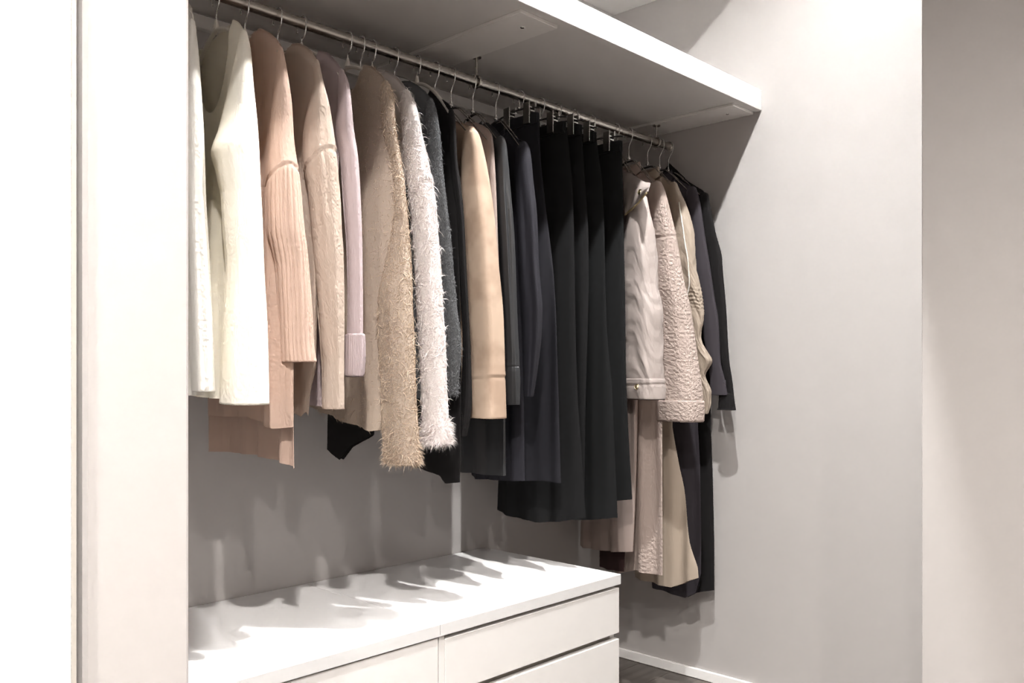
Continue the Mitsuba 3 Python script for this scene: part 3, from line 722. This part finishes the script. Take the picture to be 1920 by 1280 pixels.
# ---- skirts on clip hangers
def skirt(label, m, X, clip_px, right_px, hem_px, hlabel, seed, th=0.03, folds=0.005, top_y=232):
    fr = Frame(X, th)
    k = thing('skirt', label, 'skirt')
    uc, zc = fr.uz(clip_px[0], clip_px[1])
    fe = [fr.uz(x, y) for x, y in right_px]
    zt = zc - 0.012
    u1 = fe[0][0]
    hem = sorted([fr.uz(x, y) for x, y in hem_px])
    prof = [(0.0, zt), (u1 * 0.7, zt - 0.001), (u1, zt - 0.002)]
    vv, f, uv, _ = body_mesh(fr, prof, fe[1:], hem, None, neck=(0, 0, 0), thick=(0.006, 0.020), folds=folds, fold_k=5.0, seed=seed, back_w=u1 + 0.03)
    put('panel', (vv, f), m, k, smooth=True, uv=uv)
    uu = np.linspace(-0.165, u1 - 0.004, 30)
    put('waistband', local_box(fr, -u1 - 0.028, u1 - 0.002, -0.0085, 0.0085, zt - 0.034, zt + 0.001, 0.002), m, k)
    h = hanger(fr, 'clip', zc + 0.012, u1 + 0.006, hlabel, CG)
    for uq in (uc, -uc):
        clip(fr, h, uq, zc + 0.012, 0.0085)
    print(f'{k:28s} X {X:.3f} clip u {uc:.3f} z {zc:.3f} front {[(round(a,2),round(b,2)) for a,b in fe]} hem {[(round(a,2),round(b,2)) for a,b in hem]}')
skirt('black-blue skirt on the first clip hanger, left of the other black skirts', 'cloth_ink', 1.905, (992, 208),
      [(1010, 225), (1014, 301), (1020, 364), (1027, 434), (1034, 500), (1044, 611), (1051, 742)], [(903, 897), (960, 900), (1021, 900), (1055, 905)], 'first clip hanger from the left', 31)
skirt('long black skirt whose hem hangs lowest at the back, second of the clipped skirts', 'cloth_charcoal', 1.998, (1036, 226),
      [(1060, 240), (1065, 260), (1073, 341), (1077, 430), (1079, 530), (1081, 660), (1084, 760), (1089, 840)], [(931, 955), (972, 968), (1018, 978), (1060, 976), (1097, 970)], 'second clip hanger from the left, its leaf turned to the front', 32)
skirt('charcoal skirt, third of the skirts on clip hangers', 'cloth_charcoal', 2.075, (1074, 230),
      [(1090, 246), (1096, 330), (1103, 430), (1104, 530), (1102, 640), (1099, 760)], [(985, 910), (1050, 920), (1098, 922)], 'third clip hanger from the left', 33)
skirt('greenish black skirt with the longest front, fourth of the skirts on clip hangers', 'cloth_green_black', 2.155, (1104, 243),
      [(1117, 258), (1129, 340), (1134, 430), (1137, 530), (1141, 620), (1149, 720), (1153, 850)], [(1015, 962), (1060, 970), (1100, 974), (1157, 970)], 'fourth clip hanger from the left', 34)
skirt('black skirt next to the taupe jacket, last of the skirts on clip hangers', 'cloth_green_black', 2.245, (1141, 262),
      [(1166, 272), (1169, 400), (1172, 530), (1173.5, 700), (1177, 800)], [(1020, 915), (1100, 930), (1158, 938), (1184, 936)], 'fifth clip hanger, beside the taupe jacket', 35)


def project(v):
    v = np.atleast_2d(v)
    d = v[:, :2] @ DV
    return np.stack([CX + FPX * (v[:, :2] @ RV) / d, CY - FPX * (v[:, 2] - CAM_Z) / d], -1), d

def surf_point(v, f, x, y, tol=4.0):
    """The nearest point of a mesh seen at an image point, and its normal turned to the viewer."""
    q, d = project(v)
    dist = np.hypot(q[:, 0] - x, q[:, 1] - y)
    c = np.argsort(dist + (d - d.min()) * 25)[:1]
    near = np.where(dist < max(tol, dist.min() + 0.5))[0]
    i = near[np.argmin(d[near] + dist[near] * 0.002)]
    n = normals_of(v, f)[i]
    to = np.array([-v[i, 0], -v[i, 1], CAM_Z - v[i, 2]])
    if n @ to < 0: n = -n
    return v[i], n

def snap(name, v, f, x, y, r, parent, m='brass'):
    p, n = surf_point(v, f, x, y)
    n = n * 0.6 + 0.4 * np.array([-DV[0], -DV[1], 0]); n /= np.linalg.norm(n)
    a = np.linspace(0, np.pi / 2, 6)
    prof = np.c_[r * np.cos(a), r * 0.55 * np.sin(a)]
    prof = np.vstack([[r * 1.0, -0.002], prof, ])
    dome = trimesh.creation.revolve(prof, sections=20)
    ring = trimesh.creation.torus(major_radius=r * 1.25, minor_radius=r * 0.28, major_sections=24, minor_sections=8)
    M = trimesh.geometry.align_vectors([0, 0, 1], n); M[:3, 3] = p + n * 0.001
    g = cat_m([dome, ring]); g.apply_transform(M)
    put(name, g, m, parent, smooth=35)

# ---- taupe jacket with zipped collar
kJ, frJ, loJ, bJ = garment('jacket', 'taupe satin jacket with a zipped stand collar and a snap on its cuff', 'jacket', 'cloth_taupe_jacket', 2.386,
        [(1164, 314), (1175, 316), (1192, 328), (1206, 345), (1212, 364)],
        [(372, 1190, 1211), (396, 1181, 1214), (438, 1175, 1222), (497, 1174, 1226), (544, 1173.5, 1228), (567, 1173.5, 1233), (614, 1173.5, 1236), (668, 1174, 1236), (708, 1175, 1239), (746, 1176, 1239)],
        hem_px=[(1086, 1022), (1122, 1029), (1157, 1033), (1185, 1034)], hang='wire', hang_label='wire hanger holding the taupe satin jacket',
        sleeve=dict(folds=0.02, power=0.7, wrinkle=0.006, wr_scale=30, seam=(1.063, 0.004, 0.002)), L=0.19, body_m='cloth_taupe_satin', neck=(0.07, 0.02, 0.0))
cv, cf = loJ.cuff(0.905, 1.0, 0.002); put('cuff', (cv, cf), 'cloth_taupe_jacket', kJ, smooth=True)
snap('snap', cv, cf, 1191, 724, 0.0062, kJ)
# lining below the jacket's satin back
lin = body_mesh(frJ, [(0, 1.60), (0.05, 1.595), (0.12, 1.59)], [(0.12, 1.2)], sorted([frJ.uz(1122, 1062), frJ.uz(1140, 1068), frJ.uz(1166, 1072)]), neck=(0, 0, 0), thick=(0.003, 0.005), folds=0.002, seed=77, back_w=0.12, far_n=0.006, Ns=40, Nv=40)
put('lining', (lin[0], lin[1]), 'cloth_maroon', kJ, smooth=True, label='dark maroon lining hanging below the satin')
# collar folded over towards the closet's front
top = spline([(1168, 320), (1182, 325), (1198, 334), (1210, 341), (1219, 342)], 24)
bot = spline([(1172, 401), (1184, 391), (1197, 379), (1207, 367), (1213, 361)], 24)
G = []
for t in np.linspace(0, 1, 16):
    r_ = []
    for k_ in range(24):
        x_, y_ = lerp(top[k_], bot[k_], t)
        off = -0.022 - 0.034 * math.sin(math.pi * min(t * 0.62 + 0.05, 1)) - 0.003 * math.sin(9 * t + k_ * 0.5) - 0.02 * (k_ / 23) ** 2
        u_, z_ = frJ.uz(x_, y_, off)
        r_.append(frJ.at(u_, off, z_))
    G.append(r_)
G = np.array(G)
nrm = np.cross(np.gradient(G, axis=0), np.gradient(G, axis=1)); nrm /= np.linalg.norm(nrm, axis=-1, keepdims=True) + 1e-12
B2 = G + nrm * 0.003
if (nrm.mean((0, 1))[:2] @ DV) < 0: B2 = G - nrm * 0.003
cv = np.vstack([G.reshape(-1, 3), B2.reshape(-1, 3)])
gf = grid_faces(16, 24)
per = np.r_[np.arange(24), np.arange(1, 16) * 24 + 23, 15 * 24 + np.arange(22, -1, -1), np.arange(14, 0, -1) * 24]
pn = np.roll(per, -1)
cf = np.vstack([gf, gf[:, ::-1] + 384, np.stack([per, per + 384, pn], 1), np.stack([pn, per + 384, pn + 384], 1)])
put('collar', (cv, cf), 'cloth_taupe_jacket', kJ, smooth=50)
zc = G[-1] + (G[-1] - G[-2]) * 0.3
put('zip', tube(zc, 0.0030, 8), 'cloth_zip', kJ, smooth=40, label='pale gold zip along the collar')
snap('snap', G.reshape(-1, 3), gf, 1198, 358, 0.0060, kJ)

# ---- pink wool coat
kP, frP, loP, bP = garment('coat', 'pinkish beige wool coat with turned-up cuffs, right of the taupe jacket', 'coat', 'cloth_pink_wool', 2.458,
        [(1182, 314), (1193, 316), (1212, 326), (1231, 339), (1240, 351)],
        [(345, 1221, 1239), (358, 1217, 1243.5), (410, 1220, 1256), (447, 1225, 1264), (500, 1228, 1272), (530, 1229, 1277), (579, 1236, 1288), (614, 1239.5, 1293), (680, 1240, 1301), (745, 1239, 1308), (787, 1239, 1308)],
        hem_px=[(1157, 1068), (1169, 1073), (1200, 1067), (1228, 1077), (1243, 1078)], front_px=[(1243, 500), (1240, 800)], hang='wire', hang_label='wire hanger holding the pinkish beige wool coat',
        th=0.25, sleeve=dict(folds=0.03, power=0.75, seam=(1.545, 0.0, 0.003)), collar=(0.062, 0.016, 0.035, 0.6), body=dict(folds=0.008, thick=(0.010, 0.016)))
cv, cf = loP.cuff(0.918, 1.0, 0.0065); put('cuff', (cv, cf), 'cloth_pink_wool', kP, smooth=True)
# ---- khaki shirt dress
kK, frK, loK, bK = garment('shirt_dress', 'khaki shirt dress with pale piping and gathered sleeves', 'dress', 'cloth_khaki', 2.57,
        [(1216, 322), (1225, 323), (1245, 333), (1262, 342), (1270, 350)],
        [(346, 1256, 1269), (365, 1256, 1276), (384, 1257.5, 1284), (447, 1262, 1299), (500, 1270, 1302), (520, 1275, 1306), (575, 1285, 1316), (596, 1289, 1317.6), (633, 1294, 1312), (660, 1298, 1325), (676, 1301, 1333), (704, 1305, 1322), (737, 1309, 1332), (775, 1311.5, 1326)],
        hem_px=[(1190, 1080), (1245, 1096), (1262, 1100), (1309, 1083)], front_px=[(1268, 500), (1262, 800), (1272, 880), (1283, 942), (1297, 1020), (1308, 1064)], hang='wire', hang_label='wire hanger holding the khaki shirt dress',
        sleeve=dict(folds=0.05, wrinkle=0.006, wr_scale=40, gather=(0.42, 0.58, 0.0018, 520)), collar=(0.058, 0.014, 0.034, 0.6), th=0.17, body=dict(folds=0.006, thick=(0.009, 0.013)))
pl = spline([(1272.5, 380), (1276, 400), (1283, 448), (1290, 495), (1291, 530), (1287, 556)], 40)
pp = []
for x_, y_ in pl:
    p, n = surf_point(loK.v, loK.f, x_, y_, 3.0); pp.append(p + n * 0.0016)
pp = np.array(pp)
for _ in range(4): pp[1:-1] = (pp[:-2] + pp[1:-1] * 2 + pp[2:]) / 4
put('piping', tube(pp, 0.0024, 8), 'cloth_piping', kK, smooth=40, label='pale piping down the sleeve')
# ---- plum coat
garment('coat', 'dark plum grey coat between the khaki dress and the black coat', 'coat', 'cloth_plum', 2.645,
        [(1242, 328), (1252, 327), (1275, 338), (1296, 350), (1306, 362)],
        [(354, 1289, 1304), (365, 1288, 1307), (388, 1290, 1312), (410, 1292, 1315), (438, 1295, 1319), (500, 1302, 1329), (556, 1312, 1337.5), (603, 1318, 1345), (680, 1330, 1350), (710, 1334, 1357), (740, 1336, 1362)],
        hem_px=[(1225, 1100), (1256, 1110), (1287, 1120), (1305, 1111), (1316, 1075)], front_px=[(1305, 600), (1308, 800), (1314, 880), (1317, 1014)], hang='wire', hang_label='wire hanger holding the dark plum coat',
        sleeve=dict(folds=0.04, ratio=0.45, lean=-0.06), collar=(0.06, 0.012, 0.034, 0.6), body=dict(folds=0.004, thick=(0.008, 0.011)), th=0.07)
# ---- black coat by the wall
garment('coat', 'long black coat, last on the rail against the right wall', 'coat', 'cloth_black', 2.702,
        [(1236, 312), (1246, 308), (1290, 340), (1318, 357), (1329, 370)],
        [(366, 1312, 1327), (391, 1314, 1331), (438, 1321, 1340), (485, 1329, 1351), (500, 1331, 1352), (579, 1341, 1359), (680, 1353, 1366), (704, 1357, 1370), (735, 1363, 1374), (768, 1347, 1376)],
        hem_px=[(1275, 1110), (1306, 1110), (1339, 1106)], front_px=[(1330, 600), (1333, 800), (1336, 880), (1339, 1020)], hang='wire', hang_label='wire hanger holding the black coat by the wall',
        sleeve=dict(folds=0.04, ratio=0.36, lean=-0.08), ddepth=-0.03,  body=dict(folds=0.003, thick=(0.008, 0.010)), th=0.03)
